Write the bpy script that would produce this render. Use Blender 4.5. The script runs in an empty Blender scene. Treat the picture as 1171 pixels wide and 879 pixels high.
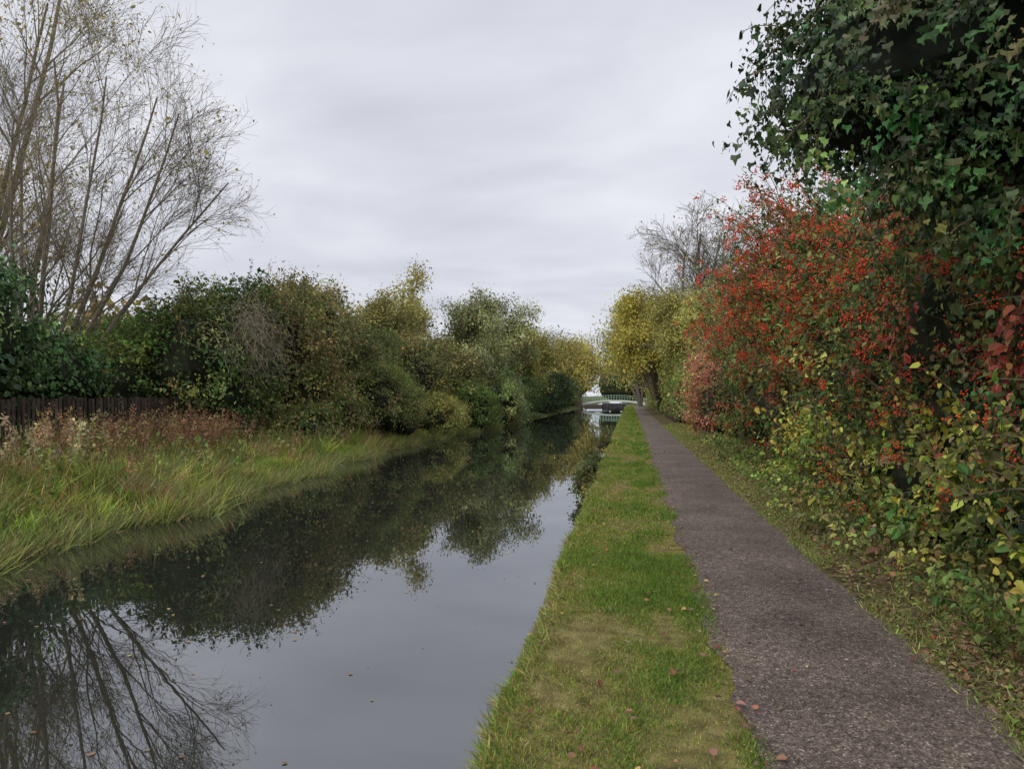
import bpy, math
import numpy as np
from mathutils import Vector
rng = np.random.default_rng(11)
scene = bpy.context.scene
LG = 2.4   # leaf reflectance level used by all vegetation palettes

# ------------------------------------------------------------------ helpers
def norm(a):
    return a / np.maximum(np.linalg.norm(a, axis=-1, keepdims=True), 1e-9)

_sn = {}
def snoise(p, f=1.0, seed=0):
    if seed not in _sn:
        r = np.random.default_rng(1000 + seed)
        _sn[seed] = (norm(r.normal(size=(9, 3))) * r.uniform(.6, 2.2, (9, 1)), r.uniform(0, 6.28, 9))
    D, ph = _sn[seed]
    p = np.asarray(p, float)
    return np.sin(p @ D.T * f + ph).sum(-1) / 3.2

class MB:
    def __init__(s):
        s.V = []; s.nv = 0; s.L = []; s.T = []; s.C = []; s.M = []
    def add(s, V, F, col, mat=0):
        V = np.asarray(V, float).reshape(-1, 3)
        F = np.asarray(F, np.int64)
        m, k = F.shape
        s.V.append(V); s.L.append((F + s.nv).ravel()); s.T.append(np.full(m, k))
        s.nv += len(V)
        col = np.asarray(col, float)
        if col.ndim == 1: col = np.tile(col, (m, 1))
        s.C.append(col); s.M.append(np.full(m, mat))
    def template(s, TV, TF, pos, ax, nr, size, col, mat=0):
        N = len(pos)
        if N == 0: return
        ax = norm(ax); side = norm(np.cross(ax, nr)); nz = np.cross(side, ax)
        size = np.asarray(size, float)
        if size.ndim == 0: size = np.full(N, float(size))
        if size.ndim == 1: size = np.stack([size] * 3, -1)
        TV = np.asarray(TV, float); k = len(TV)
        P = TV[None] * size[:, None, :]
        W = pos[:, None] + P[..., 0:1] * side[:, None] + P[..., 1:2] * ax[:, None] + P[..., 2:3] * nz[:, None]
        base = s.nv
        s.V.append(W.reshape(-1, 3)); s.nv += N * k
        off = (np.arange(N) * k)[:, None, None] + base
        col = np.asarray(col, float)
        if col.ndim == 1: col = np.tile(col, (N, 1))
        for sz in sorted(set(len(f) for f in TF)):
            fs = np.array([f for f in TF if len(f) == sz])
            F = fs[None] + off
            s.L.append(F.reshape(-1)); s.T.append(np.full(N * len(fs), sz))
            s.C.append(np.repeat(col, len(fs), 0)); s.M.append(np.full(N * len(fs), mat))
    def tubes(s, paths, radii, sides, col, mat=0):
        P, n, _ = paths.shape
        if P == 0: return
        tan = norm(np.gradient(paths, axis=1))
        ref = np.where(np.abs(tan[:, :1, 2:3]) > .8, np.array([1., 0, 0]), np.array([0, 0, 1.]))
        ref = np.broadcast_to(ref, tan.shape)
        u = norm(np.cross(tan, ref)); v = np.cross(tan, u)
        a = np.arange(sides) / sides * 2 * np.pi
        ring = paths[:, :, None] + radii[:, :, None, None] * (np.cos(a)[:, None] * u[:, :, None] + np.sin(a)[:, None] * v[:, :, None])
        i = np.arange(n - 1)[:, None] * sides; j = np.arange(sides)[None]
        j2 = (j + 1) % sides
        q = np.stack([i + j, i + j2, i + sides + j2, i + sides + j], -1).reshape(-1, 4)
        F = q[None] + (np.arange(P) * n * sides)[:, None, None]
        col = np.asarray(col, float)
        if col.ndim == 2: col = np.repeat(col, len(q), 0)
        s.add(ring.reshape(-1, 3), F.reshape(-1, 4), col, mat)
    def box(s, c, d, col, mat=0, rz=0):
        x, y, z = np.array(d) / 2
        V = np.array([[-x,-y,-z],[x,-y,-z],[x,y,-z],[-x,y,-z],[-x,-y,z],[x,-y,z],[x,y,z],[-x,y,z]])
        ca, sa = math.cos(rz), math.sin(rz)
        V = V @ np.array([[ca, sa, 0], [-sa, ca, 0], [0, 0, 1]]) + np.array(c)
        s.add(V, [[0,3,2,1],[4,5,6,7],[0,1,5,4],[1,2,6,5],[2,3,7,6],[3,0,4,7]], col, mat)
    def build(s, name, mats, smooth=False):
        V = np.concatenate(s.V).astype(np.float32); L = np.concatenate(s.L).astype(np.int32)
        T = np.concatenate(s.T).astype(np.int32); C = np.concatenate(s.C); M = np.concatenate(s.M).astype(np.int32)
        st = np.concatenate([[0], np.cumsum(T)[:-1]]).astype(np.int32)
        me = bpy.data.meshes.new(name)
        me.vertices.add(len(V)); me.loops.add(len(L)); me.polygons.add(len(T))
        me.vertices.foreach_set("co", V.ravel()); me.loops.foreach_set("vertex_index", L)
        me.polygons.foreach_set("loop_start", st)
        me.polygons.foreach_set("material_index", M)
        me.update(calc_edges=True)
        at = me.attributes.new("Col", 'FLOAT_COLOR', 'FACE')
        C4 = np.ones((len(T), 4), np.float32); C4[:, :3] = np.clip(C, 0, .85)
        at.data.foreach_set("color", C4.ravel())
        me.polygons.foreach_set("use_smooth", np.full(len(T), smooth))
        for m in mats: me.materials.append(m)
        ob = bpy.data.objects.new(name, me); scene.collection.objects.link(ob)
        return ob

# ------------------------------------------------------------------ materials
def mat_new(name):
    m = bpy.data.materials.new(name); m.use_nodes = True
    nt = m.node_tree; nt.nodes.clear()
    return m, nt, nt.nodes, nt.links

def attr_mat(name, rough=.6, spec=.3, transl=0.0, nscale=0, namt=.4, bump=0):
    m, nt, N, L = mat_new(name)
    out = N.new('ShaderNodeOutputMaterial'); p = N.new('ShaderNodeBsdfPrincipled')
    a = N.new('ShaderNodeAttribute'); a.attribute_name = "Col"
    col = a.outputs['Color']
    p.inputs['Roughness'].default_value = rough
    p.inputs['Specular IOR Level'].default_value = spec
    if nscale:
        tc = N.new('ShaderNodeTexCoord'); n = N.new('ShaderNodeTexNoise'); n.inputs['Scale'].default_value = nscale
        n.inputs['Detail'].default_value = 5
        L.new(tc.outputs['Object'], n.inputs['Vector'])
        mr = N.new('ShaderNodeMapRange'); mr.inputs[1].default_value = .3; mr.inputs[2].default_value = .7
        mr.inputs[3].default_value = 1 - namt; mr.inputs[4].default_value = 1 + namt
        L.new(n.outputs['Fac'], mr.inputs[0])
        vm = N.new('ShaderNodeVectorMath'); vm.operation = 'SCALE'
        L.new(col, vm.inputs[0]); L.new(mr.outputs[0], vm.inputs['Scale']); col = vm.outputs[0]
        if bump:
            b = N.new('ShaderNodeBump'); b.inputs['Strength'].default_value = bump; b.inputs['Distance'].default_value = .02
            L.new(n.outputs['Fac'], b.inputs['Height']); L.new(b.outputs[0], p.inputs['Normal'])
    L.new(col, p.inputs['Base Color'])
    if transl:
        t = N.new('ShaderNodeBsdfTranslucent'); L.new(col, t.inputs['Color'])
        mx = N.new('ShaderNodeMixShader'); mx.inputs[0].default_value = transl
        L.new(p.outputs[0], mx.inputs[1]); L.new(t.outputs[0], mx.inputs[2]); L.new(mx.outputs[0], out.inputs[0])
    else:
        L.new(p.outputs[0], out.inputs[0])
    return m

M_LEAF = attr_mat("leaf", .55, .25, .28)
M_GLOSSLEAF = attr_mat("ivy_leaf", .42, .4, .15)
M_GRASS = attr_mat("grass_blade", .55, .25, .3)
M_BARK = attr_mat("bark", .85, .2, 0, 9, .35, .5)
M_BERRY = attr_mat("berry", .35, .4, 0)
M_GROUND = attr_mat("soil_and_turf", .95, .1, 0, 7, .55, .8)
M_WOOD = attr_mat("weathered_timber", .8, .2, 0, 5, .4, .4)
M_PAINT = attr_mat("weathered_paint", .5, .4, 0, 2, .15, 0)

def path_material():
    m, nt, N, L = mat_new("gritty_tarmac")
    out = N.new('ShaderNodeOutputMaterial'); p = N.new('ShaderNodeBsdfPrincipled')
    tc = N.new('ShaderNodeTexCoord')
    def noise(s, d=2):
        n = N.new('ShaderNodeTexNoise'); n.inputs['Scale'].default_value = s; n.inputs['Detail'].default_value = d
        L.new(tc.outputs['Object'], n.inputs['Vector']); return n
    v = N.new('ShaderNodeTexVoronoi'); v.inputs['Scale'].default_value = 95
    L.new(tc.outputs['Object'], v.inputs['Vector'])
    r = N.new('ShaderNodeValToRGB')
    e = r.color_ramp.elements
    e[0].position = 0; e[0].color = (.055, .042, .034, 1); e[1].position = 1; e[1].color = (.64, .53, .44, 1)
    x = e.new(.40); x.color = (.128, .102, .085, 1)
    x = e.new(.80); x.color = (.240, .192, .160, 1)
    L.new(v.outputs['Color'], r.inputs[0])
    n2 = noise(1.1, 7); n3 = noise(22, 4)
    def mr(src, lo, hi):
        a = N.new('ShaderNodeMapRange'); a.inputs[1].default_value = .3; a.inputs[2].default_value = .7
        a.inputs[3].default_value = lo; a.inputs[4].default_value = hi; L.new(src, a.inputs[0]); return a.outputs[0]
    mu = N.new('ShaderNodeMath'); mu.operation = 'MULTIPLY'
    L.new(mr(n2.outputs['Fac'], .68, 1.22), mu.inputs[0]); L.new(mr(n3.outputs['Fac'], .68, 1.3), mu.inputs[1])
    s = N.new('ShaderNodeVectorMath'); s.operation = 'SCALE'
    L.new(r.outputs[0], s.inputs[0]); L.new(mu.outputs[0], s.inputs['Scale'])
    L.new(s.outputs[0], p.inputs['Base Color'])
    b = N.new('ShaderNodeBump'); b.inputs['Strength'].default_value = .9; b.inputs['Distance'].default_value = .006
    L.new(v.outputs['Distance'], b.inputs['Height']); L.new(b.outputs[0], p.inputs['Normal'])
    p.inputs['Roughness'].default_value = .8; p.inputs['Specular IOR Level'].default_value = .2
    L.new(p.outputs[0], out.inputs[0]); return m

def water_material():
    m, nt, N, L = mat_new("canal_water")
    out = N.new('ShaderNodeOutputMaterial')
    d = N.new('ShaderNodeBsdfDiffuse'); d.inputs['Color'].default_value = (.022, .024, .018, 1)
    g = N.new('ShaderNodeBsdfGlossy'); g.inputs['Roughness'].default_value = .01; g.inputs['Color'].default_value = (.93, .95, 1, 1)
    f = N.new('ShaderNodeFresnel'); f.inputs['IOR'].default_value = 2.9
    tc = N.new('ShaderNodeTexCoord'); mp = N.new('ShaderNodeMapping'); mp.inputs['Scale'].default_value = (1, .6, 1)
    n = N.new('ShaderNodeTexNoise'); n.inputs['Scale'].default_value = 1.6; n.inputs['Detail'].default_value = 2
    L.new(tc.outputs['Object'], mp.inputs[0]); L.new(mp.outputs[0], n.inputs['Vector'])
    b = N.new('ShaderNodeBump'); b.inputs['Strength'].default_value = .06; b.inputs['Distance'].default_value = .03
    L.new(n.outputs['Fac'], b.inputs['Height']); L.new(b.outputs[0], g.inputs['Normal'])
    mx = N.new('ShaderNodeMixShader'); L.new(f.outputs[0], mx.inputs[0]); L.new(d.outputs[0], mx.inputs[1]); L.new(g.outputs[0], mx.inputs[2])
    L.new(mx.outputs[0], out.inputs[0]); return m

# ------------------------------------------------------------------ terrain
def shore(y):
    y = np.asarray(y, float)
    b = np.interp(y, [-40, 0, 8, 12, 22, 33, 55, 80, 130, 400], [-8, -8, -8, -7.9, -9.1, -9.8, -8.6, -8.3, -8.2, -8.2])
    return b + .28 * np.sin(y * 1.1) + .16 * np.sin(y * 2.7 + 1)
def bankx(y):
    return -.66 + .045 * np.sin(y * 1.3) + .03 * np.sin(y * 4.1)
WZ = -.40
def gz(x, y):
    x = np.asarray(x, float); y = np.asarray(y, float)
    s = shore(y); b = bankx(y)
    z = np.zeros(np.broadcast(x, y).shape)
    t = np.clip((b - x) / .16, 0, 1); z = z - 1.1 * t * t
    zl = np.interp(s - x, [-.8, 0, .5, 2, 5, 9], [-1.1, -.45, -.22, .0, .4, .5])
    z = np.where(x < s + .8, zl, z)
    z = np.where(x > 1.8, np.interp(x, [1.8, 2.6, 4, 8], [0, .06, .18, .3]), z)
    z = z + np.where((x > 2.2) | (x < s - .5), .05 * np.sin(x * 2.3 + y) * np.sin(y * 1.7), 0)
    return z - .012

xs = np.unique(np.concatenate([[-2500, -900, -300, -120, -60, -40, -30], np.arange(-24, -11, .8), np.arange(-11, -7, .2), np.arange(-7, -1, 1.),
     np.arange(-1, -.5, .04), np.arange(-.5, 2.0, .25), np.arange(2, 5, .3), [5, 6, 8, 12, 20, 40, 100, 300, 900, 2500]]).round(4))
ys = np.unique(np.concatenate([[-2500, -600, -150, -60, -30, -15], np.arange(-8, 20, .4), np.arange(20, 60, .8), np.arange(60, 150, 3), [160, 200, 260, 340, 500, 900, 2500]]).round(4))
X, Y = np.meshgrid(xs, ys, indexing='ij')
Z = gz(X, Y)
fade = np.clip((Y - 300) / 60, 0, 1); fade = np.maximum(fade, np.clip((-60 - Y) / 60, 0, 1))
Z = Z * (1 - fade)
nx, ny = X.shape
V = np.stack([X, Y, Z], -1).reshape(-1, 3)
i, j = np.meshgrid(np.arange(nx - 1), np.arange(ny - 1), indexing='ij')
F = np.stack([i * ny + j, (i + 1) * ny + j, (i + 1) * ny + j + 1, i * ny + j + 1], -1).reshape(-1, 4)
cx = V[F].mean(1)
colr = np.tile([.10, .12, .04], (len(F), 1))
colr[(cx[:, 0] > -.75) & (cx[:, 0] < .7)] = [.19, .165, .065]
colr[(cx[:, 0] > 1.6) & (cx[:, 0] < 6)] = [.11, .095, .045]
colr[(cx[:, 0] < -.72) & (cx[:, 0] > -8.3)] = [.03, .028, .018]
mb = MB(); mb.add(V, F, colr); mb.build("ground", [M_GROUND], True)

py = np.concatenate([np.arange(-12, 40, .15), np.arange(40, 128, 1.5)])
le = .57 + .03 * np.sin(py * 1.9) + .025 * np.sin(py * 5.3 + 1) + rng.normal(0, .014, len(py))
ri = 1.88 + .05 * np.sin(py * 1.1 + 2) + .03 * np.sin(py * 4.7) + rng.normal(0, .018, len(py))
cols = 9
tt = np.linspace(0, 1, cols)
PX = le[:, None] * (1 - tt) + ri[:, None] * tt
PZ = .004 + .018 * np.sin(tt * np.pi)[None] + 0 * PX
V = np.stack([PX, np.repeat(py[:, None], cols, 1), PZ], -1).reshape(-1, 3)
i, j = np.meshgrid(np.arange(len(py) - 1), np.arange(cols - 1), indexing='ij')
F = np.stack([i * cols + j, i * cols + j + 1, (i + 1) * cols + j + 1, (i + 1) * cols + j], -1).reshape(-1, 4)
mb = MB(); mb.add(V, F, [.1, .1, .1]); mb.build("towpath", [path_material()], True)

mb = MB(); mb.add([[-12, -70, WZ], [-.3, -70, WZ], [-.3, 330, WZ], [-12, 330, WZ]], [[0, 1, 2, 3]], [0, 0, 0])
mb.build("canal_water", [water_material()])

# ------------------------------------------------------------------ templates
LEAF = ([[0, 0, 0], [-.3, .45, .1], [0, 1, -.05], [.3, .45, .1]], [[0, 2, 1], [0, 3, 2]])
LEAF6 = ([[0, 0, 0], [-.36, .22, .07], [-.26, .66, .06], [0, 1, -.1], [.26, .66, .06], [.36, .22, .07]], [[0, 3, 2, 1], [0, 5, 4, 3]])
IVY = ([[0, .08, 0], [-.42, .0, .05], [-.46, .38, .03], [-.2, .52, .06], [0, 1, -.1], [.2, .52, .06], [.46, .38, .03], [.42, .0, .05], [0, .45, -.02]],
       [[0, 8, 2, 1], [8, 4, 3, 2], [0, 7, 6, 8], [8, 6, 5, 4]])
BLADE = ([[-.5, 0, 0], [.5, 0, 0], [-.4, .55, .10], [.4, .55, .10], [0, 1, .42]], [[0, 1, 3, 2], [2, 3, 4]])
_o = [[1,0,0],[-1,0,0],[0,1,0],[0,-1,0],[0,0,1],[0,0,-1]]
BERRY = (_o, [[0,2,4],[2,1,4],[1,3,4],[3,0,4],[2,0,5],[1,2,5],[3,1,5],[0,3,5]])
UP = np.array([0, 0, 1.])

def pick(pal, n, g=None):
    C = np.array([p[:3] for p in pal]); w = np.array([p[3] for p in pal], float); w /= w.sum()
    return C[rng.choice(len(C), n, p=w)] * (LG if g is None else g)
def jit(c, s=.22):
    n = len(c)
    return c * np.exp(rng.normal(0, s, (n, 1))) * np.exp(rng.normal(0, s * .35, (n, 3)))

def leaves(mb, pos, out, size, col, tpl=LEAF, droop=.4, mat=0, sj=.3):
    n = len(pos)
    nr = norm(out * .8 + UP * .5 + rng.normal(size=(n, 3)) * .5)
    ax = norm(rng.normal(size=(n, 3)) - UP * droop * 2 + out * .4)
    mb.template(tpl[0], tpl[1], pos, ax, nr, size * np.exp(rng.normal(0, sj, n)), col, mat)

def sphere_mesh(c, r, nu=18, nv=12, amp=.14, seed=3):
    u = np.arange(nu) / nu * 2 * np.pi; v = np.linspace(.02, np.pi - .02, nv)
    U, Vv = np.meshgrid(u, v, indexing='ij')
    D = np.stack([np.cos(U) * np.sin(Vv), np.sin(U) * np.sin(Vv), np.cos(Vv)], -1).reshape(-1, 3)
    P = D * (1 + amp * snoise(D * 3 + np.array(c), 1.3, seed))[:, None] * np.array(r) + np.array(c)
    i, j = np.meshgrid(np.arange(nu), np.arange(nv - 1), indexing='ij')
    i2 = (i + 1) % nu
    F = np.stack([i * nv + j, i * nv + j + 1, i2 * nv + j + 1, i2 * nv + j], -1).reshape(-1, 4)
    return P, F

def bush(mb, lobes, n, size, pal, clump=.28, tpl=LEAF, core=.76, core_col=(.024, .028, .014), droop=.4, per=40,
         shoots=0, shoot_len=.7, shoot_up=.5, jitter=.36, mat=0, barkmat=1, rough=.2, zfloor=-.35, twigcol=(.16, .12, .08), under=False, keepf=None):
    lobes = np.array(lobes, float)
    w = lobes[:, 3] * lobes[:, 4] + lobes[:, 4] * lobes[:, 5] + lobes[:, 3] * lobes[:, 5]; w /= w.sum()
    nc = max(8, int(n / per))
    li = rng.choice(len(lobes), nc, p=w)
    D = norm(rng.normal(size=(nc, 3)))
    if not under: D[:, 2] = np.where(D[:, 2] < -.5, -D[:, 2], D[:, 2])
    c = lobes[li, :3]; r = lobes[li, 3:]
    rr = 1 + rough * snoise(D * 3 + c, 1.6, 5)
    P = c + D * r * (rr * rng.uniform(.84, 1.06, nc))[:, None]
    ok = np.ones(nc, bool)
    for l in lobes:
        ok &= (((P - l[:3]) / l[3:]) ** 2).sum(1) > .55
    ok &= P[:, 2] > zfloor
    if keepf is not None: ok &= keepf(P)
    P, D = P[ok], D[ok]; nc = len(P)
    cc = jit(pick(pal, nc), jitter) * np.exp(.24 * snoise(P, 1.1, 77))[:, None]  # random clump tints, with uneven light and dark painted into the leaf colour
    idx = np.repeat(np.arange(nc), per)
    pos = P[idx] + rng.normal(size=(len(idx), 3)) * clump * np.array([1, 1, .7])
    pos[:, 2] = np.maximum(pos[:, 2], zfloor)
    col = jit(cc[idx] * .8 + pick(pal, len(idx)) * .2, .18)
    leaves(mb, pos, D[idx], size, col, tpl, droop, mat)
    if shoots:
        s = rng.choice(nc, shoots)
        d0 = norm(D[s] * .8 + UP * shoot_up + rng.normal(size=(shoots, 3)) * .3)
        ln = shoot_len * rng.uniform(.4, 1.3, shoots)
        pts = [P[s]]; d = d0.copy()
        for k in range(5):
            pts.append(pts[-1] + d * (ln / 5)[:, None]); d = norm(d + rng.normal(size=d.shape) * .12 - UP * .13 * droop)
        pa = np.stack(pts, 1)
        ra = np.linspace(1, .3, 6)[None] * .006 * np.ones((shoots, 1)) * (1 + shoot_len)
        mb.tubes(pa, ra, 3, twigcol, barkmat)
        k = 16
        t = rng.uniform(0, 4.999, (shoots, k)); ii = t.astype(int); f = (t - ii)[..., None]
        a = np.arange(shoots)[:, None]
        q = (pa[a, ii] * (1 - f) + pa[a, ii + 1] * f).reshape(-1, 3) + rng.normal(size=(shoots * k, 3)) * size * .4
        leaves(mb, q, np.repeat(d0, k, 0), size * .9, jit(np.repeat(cc[s], k, 0), .2), tpl, droop, mat)
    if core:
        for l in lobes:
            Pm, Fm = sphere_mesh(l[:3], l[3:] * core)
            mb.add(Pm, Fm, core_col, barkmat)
    return P, D

def grow(paths, radii, k, length, ang, rfac, up, wig, npts, tmin=.25, tmax=1., lenfall=.45, bend=0.0):
    P, n, _ = paths.shape
    idx = np.repeat(np.arange(P), k); m = len(idx)
    tf = rng.uniform(tmin, tmax, m); t = tf * (n - 1.001); i = t.astype(int); f = (t - i)[:, None]
    p0 = paths[idx, i] * (1 - f) + paths[idx, i + 1] * f
    tan = norm(paths[idx, i + 1] - paths[idx, i])
    r0 = radii[idx, i] * (1 - f[:, 0]) + radii[idx, i + 1] * f[:, 0]
    perp = norm(np.cross(tan, rng.normal(size=(m, 3))))
    A = np.radians(rng.normal(ang, ang * .25, m))[:, None]
    d = norm(np.cos(A) * tan + np.sin(A) * perp + UP * up)
    ln = length * rng.uniform(.6, 1.25, m) * (1 - lenfall * tf)
    pts = [p0]
    for q in range(npts - 1):
        pts.append(pts[-1] + d * (ln / (npts - 1))[:, None])
        d = norm(d + rng.normal(size=d.shape) * wig + UP * bend)
    pa = np.stack(pts, 1)
    ra = (r0 * rfac)[:, None] * np.linspace(1, .3, npts)[None]
    return pa, np.maximum(ra, .0025)

def stems(base, dirs, lens, r0, npts=9, wig=.06, bend=0.03):
    d = norm(np.array(dirs, float)); n = len(d)
    p = np.tile(np.array(base, float), (n, 1)) + d * .05
    pts = [p]; ln = np.array(lens, float)
    for q in range(npts - 1):
        pts.append(pts[-1] + d * (ln / (npts - 1))[:, None]); d = norm(d + rng.normal(size=d.shape) * wig + UP * bend)
    pa = np.stack(pts, 1)
    r = np.array(r0, float).reshape(-1, 1) * np.ones((n, 1))
    return pa, r * np.linspace(1, .22, npts)[None] ** .9

def crown_tree(name, base, h, spread, pal, nleaf, lsize, r=.2, lean=(0, 0), nst=1, clump=.5, bark=(.14, .115, .085), k=(9, 6, 5), up=.25, first=.25, minr=.006, zmin=0):
    mb = MB()
    dirs = [[lean[0] + rng.normal() * .12 * (nst > 1) * 2, lean[1] + rng.normal() * .12 * (nst > 1) * 2, 1] for _ in range(nst)]
    p0, r0 = stems(base, dirs, [h * .80 * rng.uniform(.8, 1.05) for _ in range(nst)], [r] * nst)
    mb.tubes(p0, r0, 7, bark, 1)
    p1, r1 = grow(p0, r0, k[0], spread * 1.0, 55, .5, up, .10, 7, first, 1., .5, .04)
    mb.tubes(p1, r1, 5, bark, 1)
    p2, r2 = grow(p1, r1, k[1], spread * .5, 45, .55, .15, .12, 5, .2, 1, .4)
    mb.tubes(p2, np.maximum(r2, minr), 3, bark, 1)
    p3, r3 = grow(p2, r2, k[2], spread * .25, 45, .6, .1, .14, 4, .2, 1, .4)
    mb.tubes(p3, np.maximum(r3, minr), 3, bark, 1)
    q = p3[:, 1:].reshape(-1, 3)
    bough = np.repeat(np.exp(rng.normal(0, .28, len(p1))), k[1] * k[2] * 3)[:, None]
    cl = jit(pick(pal, len(q)), .15) * bough
    s = rng.choice(len(q), nleaf)
    pos = q[s] + rng.normal(size=(nleaf, 3)) * clump
    cl = cl[s]; kz = pos[:, 2] > zmin; pos = pos[kz]; cl = cl[kz]
    ctr = np.array(base) + UP * h * .5
    leaves(mb, pos, norm(pos - ctr), lsize, jit(cl, .18), LEAF, .4, 0)
    return mb.build(name, [M_LEAF, M_BARK])

# ------------------------------------------------------------------ palettes
DKG = [(.024, .046, .014, 4), (.040, .068, .018, 3), (.065, .092, .024, 1)]
IVYP = [(.018, .034, .013, 5), (.028, .048, .017, 4), (.046, .068, .021, 2), (.07, .085, .026, .8)]
OLIVE = [(.115, .112, .038, 3), (.15, .135, .048, 3), (.08, .088, .03, 2), (.18, .14, .05, 1)]
OCHRE = [(.16, .13, .05, 3), (.13, .115, .045, 3), (.18, .12, .05, 1), (.09, .095, .035, 2)]
GREYG = [(.15, .16, .08, 3), (.125, .135, .065, 3), (.18, .175, .075, 2)]
YEL = [(.24, .19, .05, 3), (.20, .175, .05, 3), (.15, .15, .045, 2)]
YGR = [(.16, .165, .045, 3), (.125, .14, .038, 3), (.20, .18, .05, 1)]
MIDG = [(.050, .080, .020, 3), (.075, .105, .028, 3), (.11, .12, .034, 1)]

def bare_tree(name, base, dirs, lens, r0, k, L, leafn, pal, bark=(.26, .22, .165), up=.12, twr=.005, lsize=.09, ang=32):
    mb = MB()
    p0, q0 = stems(base, dirs, lens, r0, 10, .05, .02)
    mb.tubes(p0, q0, 7, bark, 1)
    p1, q1 = grow(p0, q0, k[0], L[0], ang, .5, up, .07, 8, .22, .98, .5, .02)
    mb.tubes(p1, q1, 5, bark, 1)
    p2, q2 = grow(p1, q1, k[1], L[1], ang, .55, up * .6, .09, 6, .15, 1, .4, .01)
    mb.tubes(p2, np.maximum(q2, twr * 1.3), 3, bark, 1)
    p3, q3 = grow(p2, q2, k[2], L[2], 36, .6, 0, .12, 5, .15, 1, .3, .01)
    mb.tubes(p3, np.maximum(q3, twr), 3, bark, 1)
    p4, q4 = grow(p3, q3, k[3], L[3], 36, .6, 0, .14, 4, .2, 1, .3, 0)
    mb.tubes(p4, np.maximum(q4, twr * .6), 3, bark, 1)
    if leafn:
        q = p4[:, -1]; s = rng.choice(len(q), leafn)
        pos = q[s] + rng.normal(size=(leafn, 3)) * .12
        leaves(mb, pos, norm(rng.normal(size=(leafn, 3))), lsize, jit(pick(pal, leafn), .2), LEAF, .5, 0)
    return mb.build(name, [M_LEAF, M_BARK])

bare_tree("willow_tree", (-17.5, 19.5, .4),
          [[-.25, .05, 1], [-.08, 0, 1], [.08, .1, 1], [.24, .1, 1], [.47, .1, 1], [.68, .2, 1], [.15, -.25, 1], [.36, -.1, 1]],
          [10, 11, 11, 11, 10.6, 9.6, 9, 10.6], [.09, .12, .10, .10, .09, .085, .08, .08], (9, 6, 6, 3), (3.8, 1.9, 1.1, .65), 1800,
          [(.22, .18, .05, 2), (.16, .13, .05, 1)], up=.2)
bare_tree("willow_tree", (-21.5, 21, .4),
          [[-.2, 0, 1], [.0, -.1, 1], [.10, .1, 1], [.18, -.1, 1]], [17, 18, 17, 14], [.17, .18, .15, .13], (11, 6, 4, 3), (4.4, 2.2, 1.1, .6), 8000,
          [(.22, .19, .06, 3), (.18, .15, .05, 1)], lsize=.10)

# ------------------------------------------------------------------ left bank shrubs
def shrub(name, lobes, n, size, pal, leafmat=None, **kw):
    mb = MB(); bush(mb, lobes, n, size, pal, **kw)
    return mb.build(name, [leafmat or M_LEAF, M_BARK])

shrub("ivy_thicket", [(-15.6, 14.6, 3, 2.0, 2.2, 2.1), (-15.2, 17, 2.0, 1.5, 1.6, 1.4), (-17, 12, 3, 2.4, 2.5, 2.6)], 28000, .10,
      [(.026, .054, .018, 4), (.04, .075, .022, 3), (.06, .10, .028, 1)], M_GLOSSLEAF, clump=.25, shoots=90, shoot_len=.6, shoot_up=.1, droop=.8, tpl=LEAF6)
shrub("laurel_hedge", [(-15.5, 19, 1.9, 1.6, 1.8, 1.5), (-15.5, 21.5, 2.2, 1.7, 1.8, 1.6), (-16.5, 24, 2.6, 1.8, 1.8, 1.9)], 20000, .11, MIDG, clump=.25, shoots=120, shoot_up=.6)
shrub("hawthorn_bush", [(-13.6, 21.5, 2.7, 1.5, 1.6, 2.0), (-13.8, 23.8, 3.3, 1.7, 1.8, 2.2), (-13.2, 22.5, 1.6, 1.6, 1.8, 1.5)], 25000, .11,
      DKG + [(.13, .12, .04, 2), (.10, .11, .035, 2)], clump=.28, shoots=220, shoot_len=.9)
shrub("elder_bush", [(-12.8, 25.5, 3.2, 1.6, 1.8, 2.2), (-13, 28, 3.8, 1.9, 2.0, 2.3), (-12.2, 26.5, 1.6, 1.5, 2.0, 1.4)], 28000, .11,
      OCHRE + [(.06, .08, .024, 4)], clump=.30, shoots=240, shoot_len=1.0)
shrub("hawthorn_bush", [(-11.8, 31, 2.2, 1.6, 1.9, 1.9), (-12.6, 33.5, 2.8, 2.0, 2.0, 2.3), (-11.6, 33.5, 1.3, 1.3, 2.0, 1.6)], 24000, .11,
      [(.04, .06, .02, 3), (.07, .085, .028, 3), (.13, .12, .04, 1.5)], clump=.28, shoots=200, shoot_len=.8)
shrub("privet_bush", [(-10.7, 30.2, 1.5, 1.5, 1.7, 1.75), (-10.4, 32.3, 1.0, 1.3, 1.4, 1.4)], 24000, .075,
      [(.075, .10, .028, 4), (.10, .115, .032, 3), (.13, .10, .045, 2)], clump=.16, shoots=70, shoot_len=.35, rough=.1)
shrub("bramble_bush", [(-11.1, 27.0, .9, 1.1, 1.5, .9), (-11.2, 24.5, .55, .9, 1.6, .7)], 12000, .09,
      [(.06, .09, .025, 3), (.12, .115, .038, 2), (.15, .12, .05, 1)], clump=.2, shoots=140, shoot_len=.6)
shrub("sallow_bush", [(-9.9, 37, .5, 1.3, 1.8, 1.25), (-10.1, 40, .5, 1.2, 1.5, 1.1)], 20000, .085, [(.14, .15, .04, 3), (.17, .16, .045, 3), (.09, .10, .03, 1)], clump=.15, shoots=50, shoot_len=.3, rough=.1)
shrub("sallow_bush", [(-9.5, 43.5, .8, 1.4, 1.8, 1.7), (-9.6, 47, .6, 1.3, 1.8, 1.4)], 20000, .10, [(.055, .08, .022, 3), (.08, .105, .028, 3)], clump=.17, shoots=50, shoot_len=.3, rough=.1)
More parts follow.
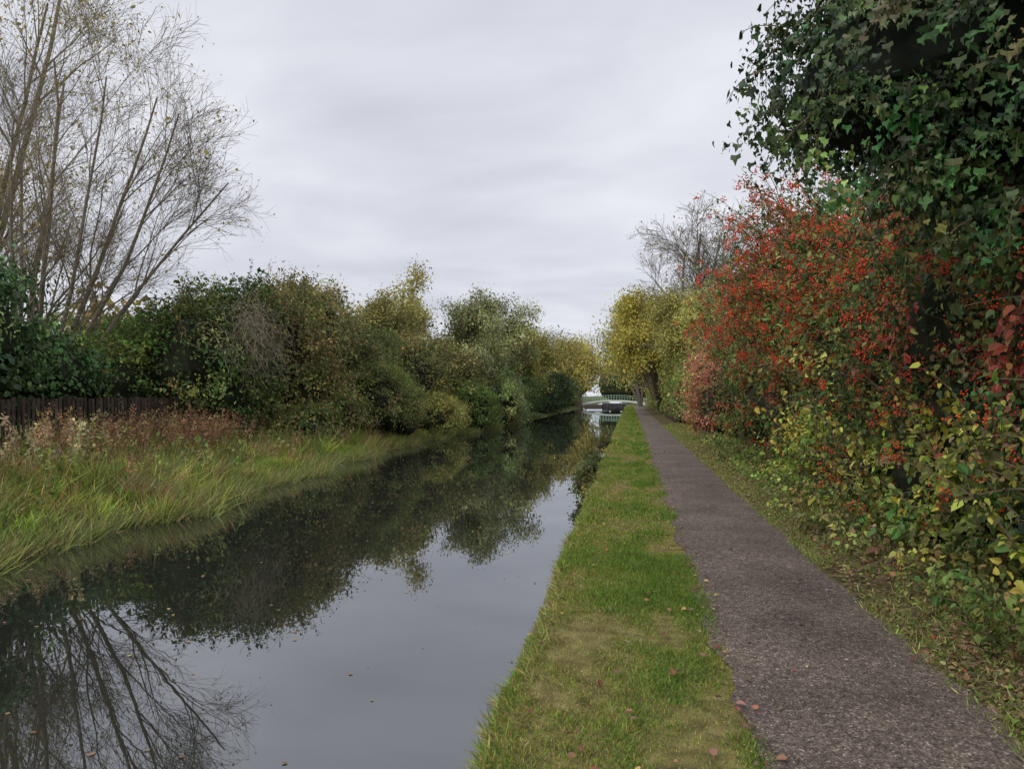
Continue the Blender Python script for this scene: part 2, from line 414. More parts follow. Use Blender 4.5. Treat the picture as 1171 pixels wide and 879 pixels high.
shrub("weeping_willow_shrub", [(-9.0, 51.5, .9, 1.5, 2.2, 1.9), (-9.2, 55, 1.1, 1.6, 2, 2.1)], 18000, .13, [(.10, .125, .05, 3), (.13, .15, .055, 2)], clump=.24, shoots=80, shoot_len=.5, droop=1.2)
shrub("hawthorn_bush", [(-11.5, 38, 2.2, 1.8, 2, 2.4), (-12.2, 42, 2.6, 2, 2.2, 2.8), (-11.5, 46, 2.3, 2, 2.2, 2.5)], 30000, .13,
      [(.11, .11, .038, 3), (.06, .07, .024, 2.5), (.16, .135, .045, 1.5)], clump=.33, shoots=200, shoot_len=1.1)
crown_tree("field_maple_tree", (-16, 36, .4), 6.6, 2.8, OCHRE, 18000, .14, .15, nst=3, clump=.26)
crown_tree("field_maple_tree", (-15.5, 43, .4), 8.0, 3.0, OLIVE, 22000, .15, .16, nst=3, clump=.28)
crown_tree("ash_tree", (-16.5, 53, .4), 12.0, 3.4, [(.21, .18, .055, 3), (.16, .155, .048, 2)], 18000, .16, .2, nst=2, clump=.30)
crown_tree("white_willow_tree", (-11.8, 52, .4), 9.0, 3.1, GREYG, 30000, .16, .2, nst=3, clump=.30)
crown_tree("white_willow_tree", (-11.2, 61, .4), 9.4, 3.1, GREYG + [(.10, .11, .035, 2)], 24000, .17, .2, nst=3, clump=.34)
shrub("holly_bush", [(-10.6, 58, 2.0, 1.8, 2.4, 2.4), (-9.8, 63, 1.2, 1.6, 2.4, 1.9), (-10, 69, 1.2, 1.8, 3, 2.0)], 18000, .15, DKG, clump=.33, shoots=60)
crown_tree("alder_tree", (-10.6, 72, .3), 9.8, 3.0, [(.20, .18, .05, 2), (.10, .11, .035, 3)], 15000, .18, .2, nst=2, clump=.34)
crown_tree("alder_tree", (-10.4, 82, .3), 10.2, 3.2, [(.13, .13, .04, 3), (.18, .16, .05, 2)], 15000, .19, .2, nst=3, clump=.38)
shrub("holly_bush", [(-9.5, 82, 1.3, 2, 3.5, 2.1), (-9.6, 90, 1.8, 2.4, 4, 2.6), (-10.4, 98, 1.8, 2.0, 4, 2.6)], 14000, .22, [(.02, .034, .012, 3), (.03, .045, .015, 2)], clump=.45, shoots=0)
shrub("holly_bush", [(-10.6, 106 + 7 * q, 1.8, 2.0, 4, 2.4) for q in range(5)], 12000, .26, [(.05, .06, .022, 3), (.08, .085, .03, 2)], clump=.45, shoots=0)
crown_tree("poplar_tree", (-14.5, 115, .3), 11, 4.6, YEL + OLIVE, 14000, .28, .25, nst=3, clump=.6)
crown_tree("poplar_tree", (-10, 152, .3), 14, 6.5, YEL, 16000, .36, .28, nst=4, clump=.9)

def woodland(name, cx, cy, lx, ly, n, h, pal, leaf=.8, nl=26000, core=.8):
    mb = MB(); lob = []
    for q in range(n):
        hh = h * rng.uniform(.65, 1.1)
        lob.append((cx + rng.uniform(-1, 1) * lx, cy + rng.uniform(-1, 1) * ly, hh * .5, rng.uniform(.35, .55) * h, rng.uniform(.35, .55) * h, hh * .5))
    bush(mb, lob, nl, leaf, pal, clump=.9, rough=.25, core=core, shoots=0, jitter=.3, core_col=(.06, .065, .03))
    return mb.build(name, [M_LEAF, M_BARK])
woodland("distant_trees", -48, 90, 20, 60, 45, 7, OLIVE + OCHRE, .55, 30000, .6)
woodland("distant_trees", 0, 250, 90, 20, 50, 12, OCHRE + YGR, .9, 22000)
woodland("distant_trees", 50, 110, 25, 90, 50, 10, OLIVE + OCHRE, .7, 14000)
woodland("distant_trees", -10, -70, 60, 15, 40, 10, OLIVE, .9, 8000)
woodland("distant_trees", 10, 170, 14, 12, 12, 10, YGR + OLIVE, .5, 16000)

# ------------------------------------------------------------------ left fence
mb = MB()
for y in np.arange(6, 21, .135):
    h = 1.30 + rng.normal() * .015
    mb.box((-13.2 + rng.normal() * .006, y, .35 + h / 2), (.022, .085, h), np.array([.06, .045, .035]) * rng.uniform(.6, 1.5), 0)
for zz in (.75, 1.35):
    mb.box((-13.26, 13.5, zz), (.05, 15, .09), (.05, .038, .028))
for y in np.arange(6, 21.1, 2.5): mb.box((-13.33, y, .95), (.09, .09, 1.5), (.05, .038, .028))
mb.build("wooden_paling_fence", [M_WOOD])

# ------------------------------------------------------------------ left bank vegetation
def blades(mb, x, y, h, w, col, lean=.35, z=None, mat=0, lv=None):
    n = len(x); z = gz(x, y) if z is None else z
    pos = np.stack([x, y, z - .01], -1)
    l = rng.normal(size=(n, 3)) * lean; l[:, 2] = 1
    if lv is not None: l = l + lv
    a = rng.uniform(0, 6.28, n); nr = np.stack([np.cos(a), np.sin(a), 0 * a], -1)
    mb.template(BLADE[0], BLADE[1], pos, l, nr, np.stack([w, h, h * rng.uniform(.3, 1.3, n)], -1), col, mat)

mb = MB()
nt = 3100
ty = 2 + 50 * rng.random(nt) ** 1.25
tx = shore(ty) - .05 - 4.8 * rng.random(nt) ** 1.05
tn = 42
idx = np.repeat(np.arange(nt), tn)
bx = tx[idx] + rng.normal(0, .13, len(idx)); by = ty[idx] + rng.normal(0, .13, len(idx))
pn = snoise(np.stack([tx, ty, 0 * tx], -1), 1.1, 91)
back = np.clip((shore(ty) - tx) / 4.5 + rng.normal(0, .15, nt) + .12 * pn, 0, 1)
ca = pick([(.13, .165, .032, 4), (.18, .20, .042, 4), (.085, .12, .028, 3), (.22, .20, .07, 1.2), (.13, .10, .045, .6)], nt)
cb_ = pick([(.11, .13, .035, 3.5), (.16, .12, .055, 3), (.15, .085, .045, 2), (.19, .16, .075, 1)], nt)
tc = jit(np.where((rng.random(nt) < back)[:, None], cb_, ca), .28)
th = rng.uniform(.18, .62, nt) * np.where(back < .35, .85, 1.05) * (1 + .25 * pn)
tl = rng.normal(size=(nt, 3)) * .5; tl[:, 2] = 0; tl[:, 0] += .25
hh = th[idx] * rng.uniform(.45, 1.3, len(idx))
blades(mb, bx, by, hh, rng.uniform(.010, .022, len(idx)), jit(tc[idx], .28), .45, lv=tl[idx])
mb.build("bank_grass", [M_GRASS])

mb = MB()
n = 22000
y = 2 + 55 * rng.random(n) ** 1.2; x = shore(y) + rng.normal(.05, .2, n)
blades(mb, x, y, rng.uniform(.12, .55, n), rng.uniform(.008, .018, n), jit(pick([(.12, .105, .05, 2.4), (.08, .095, .03, 3), (.15, .165, .045, 2.6)], n), .35), .6,
       z=np.maximum(gz(x, y), WZ - .02), lv=np.array([.5, 0, 0]))
mb.build("waterside_sedge", [M_GRASS])

def spikes(name, n, xr, yr, hr, pal, leafn=34, lsz=.05, stemcol=(.24, .16, .10), spread=.035, f0=.3):
    mb = MB()
    y = rng.uniform(*yr, n); x = rng.uniform(*xr, n) + (shore(y) + 8.6)
    k = snoise(np.stack([x, y, 0 * x], -1), .9, len(name)) + rng.normal(0, .3, n) > -.25
    x, y = x[k], y[k]; n = len(x)
    h = rng.uniform(*hr, n)
    base = np.stack([x, y, gz(x, y)], -1)
    d = rng.normal(size=(n, 3)) * .22; d[:, 2] = 1; d = norm(d)
    pts = [base]
    for q in range(4): pts.append(pts[-1] + d * (h / 4)[:, None]); d = norm(d + rng.normal(size=d.shape) * .1)
    pa = np.stack(pts, 1)
    mb.tubes(pa, np.linspace(.007, .003, 5)[None] * np.ones((n, 1)), 3, stemcol, 0)
    t = (f0 + (1 - f0) * rng.random((n, leafn))) * 3.999; ii = t.astype(int); f = (t - ii)[..., None]
    a = np.arange(n)[:, None]
    q = (pa[a, ii] * (1 - f) + pa[a, ii + 1] * f).reshape(-1, 3) + rng.normal(size=(n * leafn, 3)) * spread
    c = np.repeat(jit(pick(pal, n), .25), leafn, 0)
    leaves(mb, q, norm(rng.normal(size=q.shape)), lsz, jit(c, .2), LEAF, -.2, 0)
    return mb.build(name, [M_LEAF])
spikes("dock_stand", 1250, (-12.8, -10.8), (13, 34), (.7, 1.3), [(.16, .085, .048, 4), (.18, .12, .06, 2), (.13, .12, .04, 2)], 26, .052, f0=.45)
spikes("dock_stand", 200, (-10.8, -9.4), (12, 34), (.5, .95), [(.17, .10, .055, 4), (.18, .13, .06, 2)], 26, .05, f0=.45)
spikes("willowherb_stand", 460, (-12.2, -9.3), (8, 34), (.4, .85), [(.09, .115, .034, 3), (.14, .14, .045, 2)], 26, .09, (.16, .13, .06), .05, .1)
spikes("reed_grass", 110, (-12.4, -11.0), (9.0, 14.5), (.8, 1.2), [(.19, .155, .09, 1)], 40, .06, (.34, .28, .15), .025, .55)
mb = MB()
n = 620
c = np.array([-12.0, 22.7, 3.6]) + rng.normal(size=(n, 3)) * np.array([.18, .8, .55])
d = norm(rng.normal(size=(n, 3)) * [.6, 1, .9]); pts = [c]
for q in range(8): pts.append(pts[-1] + d * rng.uniform(.06, .17, (n, 1))); d = norm(d + rng.normal(size=d.shape) * .35 - UP * .16)
mb.tubes(np.stack(pts, 1), np.full((n, 9), .006), 3, (.36, .31, .22)); mb.build("old_mans_beard_vine", [M_BARK])

# ------------------------------------------------------------------ verge between canal and path
mb = MB()
def strip(n, y0, y1, pw, hlo, hhi, wlo, whi):
    y = y0 + (y1 - y0) * rng.random(n) ** pw
    x = rng.uniform(-.72, .64, n)
    p = np.stack([x, y, 0 * x], -1)
    nz = .7 * snoise(p, 1.9, 21) + .8 * snoise(p, 5.5, 22) + .45 * snoise(p, 14, 23)
    h = rng.uniform(hlo, hhi, n) * (1 + .45 * np.clip(-nz, -1, 1.2))
    G = np.array([[.16, .26, .045], [.23, .32, .06], [.36, .34, .09], [.44, .35, .17]])
    k = np.clip((nz * .95 + rng.normal(0, .65, n) + 1.15), 0, 3).astype(int)
    edge = (rng.random(n) < np.interp(x, [-.75, -.2, .2, .5, .65], [.85, .45, .04, .12, .6]))
    k[edge] = np.minimum(k[edge] + 1, 3)
    lv = np.zeros((n, 3)); lv[:, 0] = np.where(x < -.60, -.7, 0)
    keep = rng.random(n) < np.interp(nz, [.6, 1.8], [1, .6])
    x, y, h, k, lv = x[keep], y[keep], h[keep], k[keep], lv[keep]; n = len(x)
    blades(mb, x, y, h, rng.uniform(wlo, whi, n), jit(G[k], .28), .65, z=np.where(x < bankx(y), -.04, -.012), lv=lv)
strip(105000, 2.3, 9, 1.15, .022, .055, .0035, .0075)
strip(56000, 8.5, 24, 1.2, .025, .07, .007, .014)
strip(32000, 23, 125, 1.3, .04, .10, .015, .04)
mb.build("grass_verge", [M_GRASS])

mb = MB()
n = 8000
y = 2.3 + 60 * rng.random(n) ** 1.4; x = bankx(y) + rng.normal(-.02, .05, n)
blades(mb, x, y, rng.uniform(.05, .14, n), rng.uniform(.004, .010, n), jit(pick([(.13, .17, .035, 3), (.18, .16, .06, 3), (.09, .10, .03, 3)], n), .3), .6,
       z=np.clip(-.02 - (bankx(y) - x) * 3, -.35, -.01), lv=np.array([-.7, 0, -.2]))
mb.build("canal_edge_tufts", [M_GRASS])
shrub("waterside_weed", [(-.95, 15.3, -.1, .16, .9, .25), (-.95, 17.5, -.05, .2, .7, .3), (-1.0, 20.5, -.1, .2, .8, .25), (-.95, 27, -.1, .25, 1.4, .3)], 4500, .05, [(.06, .07, .02, 2), (.03, .045, .015, 2), (.12, .11, .03, 1)],
      clump=.07, shoots=60, shoot_len=.25)

# ------------------------------------------------------------------ right bank: leaf litter & weeds
mb = MB()
n = 15000
y = 2 + 26 * rng.random(n) ** 1.4
x = np.minimum(1.90 + np.abs(rng.normal(0, .75, n)), 4)
pos = np.stack([x, y, gz(x, y) + .012 + rng.random(n) * .025], -1)
ax = rng.normal(size=(n, 3)); ax[:, 2] *= .2
mb.template(LEAF6[0], LEAF6[1], pos, ax, UP + rng.normal(size=(n, 3)) * .4, rng.uniform(.015, .055, n),
            jit(pick([(.12, .08, .046, 4), (.085, .060, .036, 4), (.17, .13, .06, 2), (.10, .12, .035, 3), (.17, .03, .02, .4)], n), .35))
n = 1500
y = 2.4 + 30 * rng.random(n) ** 1.6; x = np.where(rng.random(n) < .88, rng.uniform(-.6, .75, n), rng.uniform(.6, 1.9, n))
x = np.where(rng.random(n) < .3, rng.normal(.60, .09, n), x)
pos = np.stack([x, y, np.where(x < .58, .036, .030) + 0 * x], -1)
ax = rng.normal(size=(n, 3)); ax[:, 2] *= .15
mb.template(LEAF6[0], LEAF6[1], pos, ax, UP + rng.normal(size=(n, 3)) * .35, .012 + .045 * rng.random(n) ** 2,
            jit(pick([(.13, .055, .038, 3), (.11, .075, .045, 5), (.22, .18, .08, 1)], n), .35))
mb.build("fallen_leaves", [M_LEAF])

mb = MB()
n = 95000
y = 2 + 42 * rng.random(n) ** 1.6; x = 1.82 + np.abs(rng.normal(0, .60, n))
keep = (snoise(np.stack([x, y, 0 * x], -1), 2.5, 31) + rng.normal(0, .5, n) + np.clip((y - 8) * .08, 0, .6) > -.3) & (x < 3.4)
x, y = x[keep], y[keep]; n = len(x)
blades(mb, x, y, rng.uniform(.015, .09, n) * (1 + .5 * (x > 2.4)), rng.uniform(.004, .012, n) * (1 + y / 25), jit(pick([(.10, .13, .03, 4), (.14, .15, .045, 2), (.15, .12, .06, 2)], n), .3), .9)
mb.build("verge_weeds", [M_GRASS])
mb = MB()
lob = [(2.85 + rng.normal() * .10, y, .10, .40 + rng.random() * .2, .45, .22 + .14 * rng.random()) for y in np.arange(3.2, 26, .62)]
bush(mb, lob, 15000, .055, [(.05, .075, .022, 3), (.09, .12, .03, 3), (.13, .13, .04, 2), (.12, .08, .045, 1)], clump=.09, per=12, tpl=LEAF6, shoots=260, shoot_len=.35, shoot_up=.2, droop=.5, core=0, zfloor=.03)
mb.build("bramble_ground_cover", [M_LEAF, M_BARK])
mb = MB()
n = 700
x = rng.uniform(1.95, 3.2, n); y = rng.uniform(2.2, 14, n)
p = np.stack([x, y, gz(x, y) + .02], -1); d = rng.normal(size=(n, 3)); d[:, 2] = np.abs(d[:, 2]) * .1; d = norm(d)
pts = [p]
for q in range(3): pts.append(pts[-1] + d * rng.uniform(.04, .11, (n, 1))); d = norm(d + rng.normal(size=d.shape) * .15 * [1, 1, .3])
mb.tubes(np.stack(pts, 1), np.full((n, 4), .003), 3, (.2, .14, .09)); mb.build("fallen_twigs", [M_BARK])

# ------------------------------------------------------------------ right hedge
BP = ((.80, .085, .03, 3), (.66, .05, .025, 2.4), (.82, .15, .035, 1.2))
def berries(mb, P, D, ncl, per, sig, size, mat=2):
    s = rng.choice(len(P), ncl)
    c = P[s] + D[s] * rng.uniform(.06, .26, (ncl, 1)) + rng.normal(size=(ncl, 3)) * .1
    idx = np.repeat(np.arange(ncl), per)
    pos = c[idx] + rng.normal(size=(len(idx), 3)) * sig
    mb.template(BERRY[0], BERRY[1], pos, np.tile([0, 1., 0], (len(idx), 1)), np.tile(UP, (len(idx), 1)), rng.uniform(.8, 1.2, len(idx)) * size, jit(pick(BP, len(idx), 1), .15), mat)

lob = []
for y in np.arange(2.6, 11.5, 1.15):
    lob.append((4.02 + rng.normal() * .15, y, 1.0, 1.2, 1.0, 1.25)); lob.append((4.25 + rng.normal() * .18, y + .5, 2.6, 1.25, 1.05, 1.3))
mb = MB()
HP = IVYP + [(.07, .095, .025, 4), (.12, .13, .035, 2.5), (.11, .075, .04, 1)]
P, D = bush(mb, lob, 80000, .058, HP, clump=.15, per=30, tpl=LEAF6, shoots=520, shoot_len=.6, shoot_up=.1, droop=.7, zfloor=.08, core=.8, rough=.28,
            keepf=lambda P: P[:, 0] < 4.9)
f = (P[:, 0] < 3.7) & (P[:, 1] > 5.0) & (P[:, 2] > .6) & (snoise(P, 1.8, 61) > -.35)
berries(mb, P[f], D[f], 620, 15, .035, .0100)
mb.build("mixed_hedge", [M_LEAF, M_BARK, M_BERRY])

mb = MB()
lob = [(3.15 + rng.normal() * .1, y, .50 + rng.uniform(-.15, .35), .42, .7, .70) for y in np.arange(4.6, 13.5, .8)]
bush(mb, lob, 6400, .078, [(.18, .185, .035, 4), (.12, .15, .03, 3), (.24, .20, .04, 1.5), (.05, .075, .022, 3)], clump=.13, per=14, tpl=LEAF6, shoots=240, shoot_len=.8, shoot_up=.8, core=0, zfloor=.10)
mb.build("hazel_shrub", [M_LEAF, M_BARK])
mb = MB()
n = 1500
y = rng.uniform(5.4, 9.5, n); z = rng.normal(2.15, .5, n) ; x = 2.98 + rng.normal(0, .14, n)
k = snoise(np.stack([x, y, z], -1), 3.4, 41) > .5
pos = np.stack([x, y, z], -1)[k]
leaves(mb, pos, np.tile([-1., -.2, 0], (len(pos), 1)), .070, jit(pick([(.19, .04, .028, 3), (.16, .06, .035, 2), (.22, .11, .05, 1)], len(pos)), .3), LEAF6, .9)
mb.build("virginia_creeper", [M_LEAF, M_BARK])

# pyracantha
mb = MB()
lob = []
for y, h in zip([10.5, 12, 13.5, 15, 17, 19, 21, 23, 24.5], [4.0, 4.4, 4.9, 5.2, 5.5, 5.6, 5.4, 4.9, 4.2]):
    x = 4.3 + rng.normal() * .2
    lob.append((x, y, h * .25, 1.30, 1.2, h * .27)); lob.append((x + .1, y + .3, h * .52, 1.45, 1.3, h * .25)); lob.append((x + .15, y, h * .8, 1.2, 1.2, h * .2))
PP = DKG + [(.10, .125, .032, 4), (.14, .14, .04, 3), (.14, .10, .04, .6)]
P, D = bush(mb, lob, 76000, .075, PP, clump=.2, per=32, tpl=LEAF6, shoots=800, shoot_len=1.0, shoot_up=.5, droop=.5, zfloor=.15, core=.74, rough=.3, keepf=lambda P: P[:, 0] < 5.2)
f = (P[:, 0] < 4.4)
nzv = snoise(P, 1.7, 62)
low = f & (nzv > -.1)
top = f & (P[:, 2] > 2.3 + .6 * np.sin(P[:, 1] * 1.1)) & (nzv > -.35)
berries(mb, P[low], D[low], 420, 22, .065, .015)
berries(mb, P[top], D[top], 700, 22, .07, .017)
far = f & (P[:, 2] > 2.7) & (P[:, 1] > 11)
ns = 360
s = rng.choice(np.where(far)[0], ns)
d = norm(D[s] * .5 + UP * .75 + np.array([-.45, -.1, 0]) + rng.normal(size=(ns, 3)) * .25)
pts = [P[s]]; ln = rng.uniform(.5, 1.9, ns)
for q in range(6):
    pts.append(pts[-1] + d * (ln / 6)[:, None]); d = norm(d + rng.normal(size=d.shape) * .1 - UP * .14)
pa = np.stack(pts, 1); mb.tubes(pa, np.linspace(.012, .004, 7)[None] * np.ones((ns, 1)), 3, (.16, .10, .065), 1)
k = 8
t = rng.uniform(.5, 5.999, (ns, k)); ii = t.astype(int); ff = (t - ii)[..., None]; a = np.arange(ns)[:, None]
q = (pa[a, ii] * (1 - ff) + pa[a, ii + 1] * ff).reshape(-1, 3)
berries(mb, q, np.tile(-UP, (len(q), 1)) * .2, 1250, 13, .045, .017)
leaves(mb, np.repeat(q, 4, 0) + rng.normal(size=(len(q) * 4, 3)) * .08, np.tile(UP, (len(q) * 4, 1)), .07, jit(pick(PP, len(q) * 4), .2), LEAF, .2, 0)
mb.build("pyracantha_bush", [M_LEAF, M_BARK, M_BERRY])

shrub("smoke_bush", [(3.4, 28, 1.4, 1.0, 1.6, 1.7), (3.3, 31, 1.8, 1.0, 1.7, 1.9)], 13000, .09, [(.24, .075, .055, 3), (.21, .10, .06, 2), (.15, .13, .045, 2)], clump=.22, shoots=120, shoot_len=.7)
shrub("privet_hedge", [(3.9, 35, 1.2, 1.1, 2, 1.5), (3.9, 39, 1.3, 1.1, 2.2, 1.6), (3.7, 44, 1.5, 1.2, 2.4, 1.8), (4, 49, 1.8, 1.3, 3, 2.2), (4, 55, 1.8, 1.3, 3, 2.2)], 24000, .12, YGR + [(.06, .10, .025, 3)], clump=.25, shoots=140, shoot_len=.5)
crown_tree("hazel_tree", (5.8, 33, .3), 6.4, 2.8, OLIVE + OCHRE, 15000, .14, .12, nst=4, clump=.28)
crown_tree("hazel_tree", (5.4, 42, .3), 7.4, 3.0, YGR + OCHRE, 16000, .15, .14, nst=4, clump=.32)
crown_tree("lime_tree", (4.8, 54, .3), 9.4, 3.4, [(.19, .175, .05, 3), (.15, .15, .045, 2)], 18000, .17, .18, nst=2, clump=.36)
crown_tree("lime_tree", (2.8, 70, .3), 10.4, 4.8, [(.25, .20, .04, 3), (.21, .185, .042, 3), (.14, .15, .038, 2)], 24000, .20, .22, nst=3, clump=.42, first=.3, lean=(-.10, 0), zmin=2.2)
crown_tree("lime_tree", (3.4, 84, .3), 11.2, 6.0, [(.19, .17, .045, 3), (.155, .155, .042, 3), (.12, .125, .035, 2)], 22000, .24, .22, nst=3, clump=.55, first=.3, lean=(-.12, 0), zmin=2.2)
shrub("privet_hedge", [(4.3, 62 + 7 * q, 1.4, 1.3, 4.4, 2.0) for q in range(9)], 18000, .2, [(.09, .105, .03, 3), (.15, .14, .045, 2)], clump=.4, shoots=0)
bare_tree("oak_tree", (5.0, 60, .3), [[.0, 0, 1], [.16, .1, 1], [-.14, .1, 1], [.08, 0, 1]], [14.0, 13.2, 13, 14.0], [.32, .2, .2, .2], (12, 7, 5, 3), (6.0, 2.8, 1.5, .8), 2200, [(.16, .12, .05, 1)],
          bark=(.17, .15, .12), twr=.012, lsize=.14, ang=46)
bare_tree("ash_tree", (1.4, 96, .3), [[-.2, 0, 1], [.1, .1, 1], [-.45, .1, 1]], [9.5, 10.5, 9], [.25, .2, .2], (9, 6, 4, 3), (4.6, 2.4, 1.4, .8), 4500, [(.22, .17, .05, 1)], bark=(.17, .145, .12), twr=.016, lsize=.2)

mb = MB()
for y in np.arange(44, 60, .15): mb.box((2.75, y, .85), (.025, .14, 1.6 + rng.normal() * .01), np.array([.07, .05, .036]) * rng.uniform(.7, 1.3))
for zz in (.4, 1.3): mb.box((2.80, 52, zz), (.05, 16, .08), (.05, .04, .03))
mb.build("close_board_fence", [M_WOOD])

# ------------------------------------------------------------------ ivy-clad tree overhanging the path
mb = MB()
p0, r0 = stems((4.3, 5.6, .15), [[-.05, .02, 1], [-.30, .05, 1], [-.12, .2, 1]], [6.5, 4.6, 4.8], [.16, .1, .1])
mb.tubes(p0, r0, 8, (.10, .085, .06), 1)
p1, r1 = grow(p0, r0, 9, 1.3, 50, .5, .1, .1, 6, .5, .9)
kk = (p1[:, :, 2].min(1) > 3.6); mb.tubes(p1[kk], r1[kk], 5, (.10, .085, .06), 1)
lob = [(2.75, 6.2, 4.45, 1.15, 1.3, 1.15), (2.25, 6.5, 4.35, 1.0, 1.1, .95), (3.4, 5.7, 4.0, 1.3, 1.4, 1.15), (3.6, 6.6, 5.8, 1.6, 1.6, 1.4), (2.7, 5.7, 5.5, 1.1, 1.2, 1.0),
       (4.2, 4.6, 3.8, 1.35, 1.4, 1.25), (4.1, 6.6, 3.6, 1.1, 1.3, 1.0), (4.4, 5.4, 3.0, 1.1, 1.5, 1.1), (2.9, 4.9, 5.3, 1.1, 1.1, 1.0), (4.0, 4.6, 5.4, 1.5, 1.4, 1.2), (3.2, 6.6, 3.5, .8, .9, .6)]
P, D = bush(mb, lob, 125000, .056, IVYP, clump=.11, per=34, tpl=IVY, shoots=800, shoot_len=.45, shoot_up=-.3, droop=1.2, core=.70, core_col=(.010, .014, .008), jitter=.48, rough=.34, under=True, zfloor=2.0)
s = rng.choice(len(P), 1100)
idx = np.repeat(s, 12); pos = P[idx] + D[idx] * .18 + rng.normal(size=(len(idx), 3)) * .03
mb.template(BERRY[0], BERRY[1], pos, np.tile([0, 1., 0], (len(idx), 1)), np.tile(UP, (len(idx), 1)), np.full(len(idx), .006), (.26, .26, .09), 1)
mb.build("ivy_clad_tree", [M_GLOSSLEAF, M_BARK])

# ------------------------------------------------------------------ floating leaves
mb = MB()
n = 650
y = 2 + 40 * rng.random(n) ** 1.3; u = rng.random(n) ** 1.9
x = shore(y) + .3 + (bankx(y) - shore(y) - .4) * u
pos = np.stack([x, y, np.full(n, WZ + .006)], -1); ax = rng.normal(size=(n, 3)); ax[:, 2] = 0
mb.template([[0, 0, 0], [-.32, .3, .02], [-.25, .7, .02], [0, 1, .03], [.25, .7, .02], [.32, .3, .02]], [[0, 3, 2, 1], [0, 5, 4, 3]], pos, ax, np.tile(UP, (n, 1)), rng.uniform(.015, .055, n),
            jit(pick([(.20, .155, .075, 3), (.12, .08, .045, 3), (.22, .15, .05, 1)], n), .3))
mb.build("floating_leaves", [M_LEAF])

# ------------------------------------------------------------------ footbridge and lock gate
root = bpy.data.objects.new("arched_footbridge", None); scene.collection.objects.link(root)
BY = 132.
def part(mb, name, mats, parent):
    o = mb.build(name, mats); o.parent = parent
n = 25
bx = np.linspace(-8.4, 2.9, n); t = (bx + 2.75) / 5.65
dz = .50 + .50 * (1 - t * t)
def arcbeam(mb, y, w, zt, zb, col):
    V = []
    for k in range(n): V += [[bx[k], y - w / 2, zb[k]], [bx[k], y + w / 2, zb[k]], [bx[k], y + w / 2, zt[k]], [bx[k], y - w / 2, zt[k]]]
    F = []
    for k in range(n - 1):
        a = k * 4; b = a + 4
        F += [[a, b, b + 3, a + 3], [a + 3, b + 3, b + 2, a + 2], [a + 2, b + 2, b + 1, a + 1], [a + 1, b + 1, b, a]]
    F += [[0, 3, 2, 1], [(n - 1) * 4 + q for q in range(4)]]
    mb.add(V, F, col)
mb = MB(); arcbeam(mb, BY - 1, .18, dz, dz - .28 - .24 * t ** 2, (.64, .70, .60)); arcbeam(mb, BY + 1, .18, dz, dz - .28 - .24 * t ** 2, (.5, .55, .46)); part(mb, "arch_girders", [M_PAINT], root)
mb = MB(); arcbeam(mb, BY, 1.8, dz - .05, dz - .17, (.2, .19, .17)); part(mb, "deck", [M_WOOD], root)
mb = MB()
for yv in (BY - 1, BY + 1):
    arcbeam(mb, yv, .06, dz + .85, dz + .78, (.34, .50, .36)); arcbeam(mb, yv, .04, dz + .45, dz + .41, (.34, .50, .36))
    for k in range(n): mb.box((bx[k], yv, dz[k] + .40), (.045, .045, .76), (.32, .48, .34))
part(mb, "railings", [M_PAINT], root)
mb = MB(); mb.box((-8.9, BY, -.2), (1.4, 3, 1.4), (.24, .17, .13)); mb.box((3.3, BY, -.2), (1.2, 3, 1.4), (.24, .17, .13)); part(mb, "abutments", [M_WOOD], root)

root = bpy.data.objects.new("lock_gate", None); scene.collection.objects.link(root)
LY = 142.
mb = MB()
for q in range(18): mb.box((-5.05 + .26 * q, LY + .12 * abs(q - 8.5) * .3, -.1), (.25, .12, .8), np.array([.03, .028, .025]) * rng.uniform(.7, 1.3))
part(mb, "gate_planks", [M_WOOD], root)
mb = MB(); mb.box((-5.9, LY + .4, .45), (4.2, .25, .22), (.03, .03, .03)); mb.box((.25, LY + .4, .45), (4.2, .25, .22), (.03, .03, .03)); part(mb, "balance_beams", [M_PAINT], root)
mb = MB(); mb.box((-3.7, LY + .4, .45), (.3, .28, .25), (.7, .7, .67)); mb.box((-1.6, LY + .4, .45), (.3, .28, .25), (.7, .7, .67)); part(mb, "white_beam_ends", [M_PAINT], root)
mb = MB(); mb.box((-6.9, LY + 3, -.45), (3.4, 6, .95), (.09, .08, .06)); mb.box((-.15, LY + 3, -.45), (1.4, 6, .95), (.09, .08, .06)); part(mb, "lock_walls", [M_WOOD], root)

# ------------------------------------------------------------------ world, sun, camera
w = bpy.data.worlds.new("World"); scene.world = w; w.use_nodes = True
nt = w.node_tree; N = nt.nodes; L = nt.links; N.clear()
out = N.new('ShaderNodeOutputWorld'); bg = N.new('ShaderNodeBackground'); bg.inputs['Strength'].default_value = .1
sky = N.new('ShaderNodeTexSky'); sky.sky_type = 'NISHITA'; sky.sun_disc = False
sky.sun_elevation = math.radians(42); sky.sun_rotation = math.radians(215)
tc = N.new('ShaderNodeTexCoord'); sp = N.new('ShaderNodeSeparateXYZ'); L.new(tc.outputs['Generated'], sp.inputs[0])
az = N.new('ShaderNodeMath'); az.operation = 'ABSOLUTE'; L.new(sp.outputs['Z'], az.inputs[0])
ad = N.new('ShaderNodeMath'); ad.operation = 'ADD'; ad.inputs[1].default_value = .17; L.new(az.outputs[0], ad.inputs[0])
dv = N.new('ShaderNodeVectorMath'); dv.operation = 'DIVIDE'
cb = N.new('ShaderNodeCombineXYZ')
for k in range(3): L.new(ad.outputs[0], cb.inputs[k])
L.new(tc.outputs['Generated'], dv.inputs[0]); L.new(cb.outputs[0], dv.inputs[1])
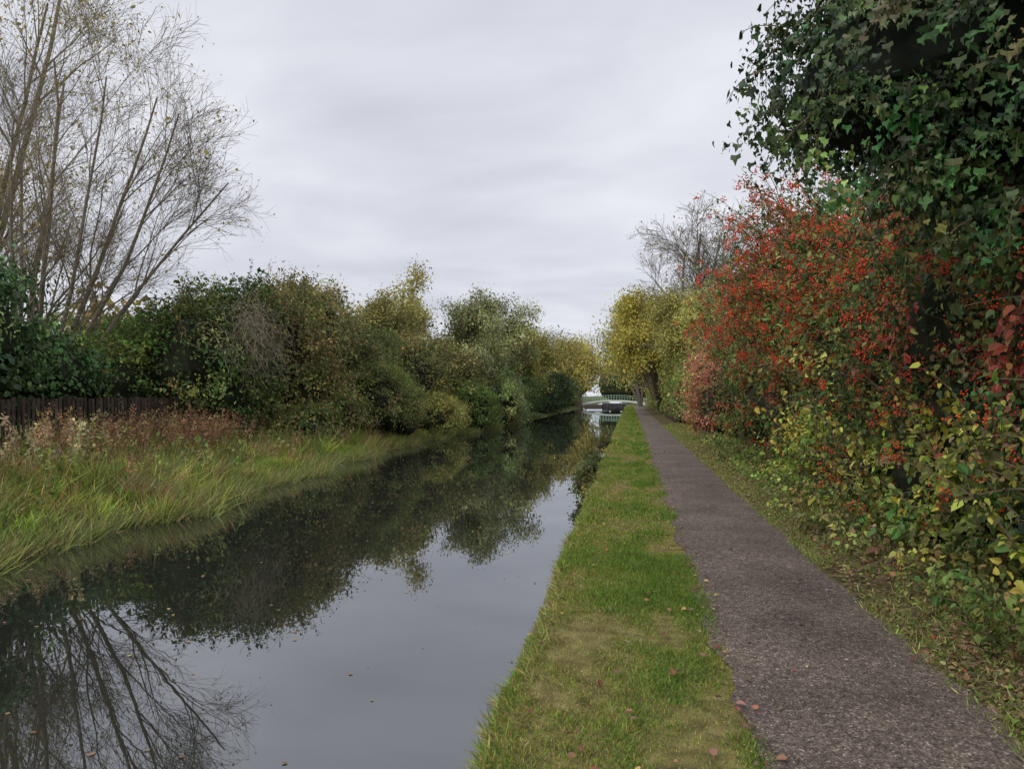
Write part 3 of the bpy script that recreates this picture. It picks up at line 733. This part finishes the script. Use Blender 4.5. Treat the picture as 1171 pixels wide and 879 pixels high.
mp = N.new('ShaderNodeMapping'); mp.inputs['Scale'].default_value = (.75, 1.0, 0); mp.inputs['Rotation'].default_value = (0, 0, .5); L.new(dv.outputs[0], mp.inputs[0])
nz = N.new('ShaderNodeTexNoise'); nz.inputs['Scale'].default_value = 1.6; nz.inputs['Detail'].default_value = 6; nz.inputs['Roughness'].default_value = .48; nz.inputs['Distortion'].default_value = .3
L.new(mp.outputs[0], nz.inputs['Vector'])
cr = N.new('ShaderNodeValToRGB'); e = cr.color_ramp.elements
e[0].position = .31; e[0].color = (.61, .63, .71, 1); e[1].position = .68; e[1].color = (.87, .885, .945, 1)
L.new(nz.outputs['Fac'], cr.inputs[0])
sc = N.new('ShaderNodeVectorMath'); sc.operation = 'SCALE'; sc.inputs['Scale'].default_value = 10
L.new(cr.outputs[0], sc.inputs[0])
mx = N.new('ShaderNodeMix'); mx.data_type = 'RGBA'; mx.inputs['Factor'].default_value = .95
L.new(sky.outputs[0], mx.inputs['A']); L.new(sc.outputs[0], mx.inputs['B'])
L.new(mx.outputs['Result'], bg.inputs[0]); L.new(bg.outputs[0], out.inputs[0])

sd = bpy.data.lights.new("sun", 'SUN'); sd.energy = 1.5; sd.angle = math.radians(35); sd.color = (1, .95, .88)
so = bpy.data.objects.new("sun", sd); scene.collection.objects.link(so)
el, rot = math.radians(42), math.radians(215)
dirv = Vector((math.sin(rot) * math.cos(el), math.cos(rot) * math.cos(el), math.sin(el)))
so.rotation_euler = dirv.to_track_quat('Z', 'Y').to_euler()

cd = bpy.data.cameras.new("camera"); cam = bpy.data.objects.new("camera", cd); scene.collection.objects.link(cam)
cam.location = (0, 0, 1.7); cam.rotation_euler = (math.radians(90.88), 0, math.radians(9))
cd.sensor_width = 36; cd.lens = 26.13; cd.clip_end = 6000; cd.clip_start = .05
scene.camera = cam
scene.view_settings.view_transform = 'Standard'; scene.view_settings.look = 'None'; scene.view_settings.exposure = 0
print("FACES", sum(len(o.data.polygons) for o in scene.objects if o.type == 'MESH'))
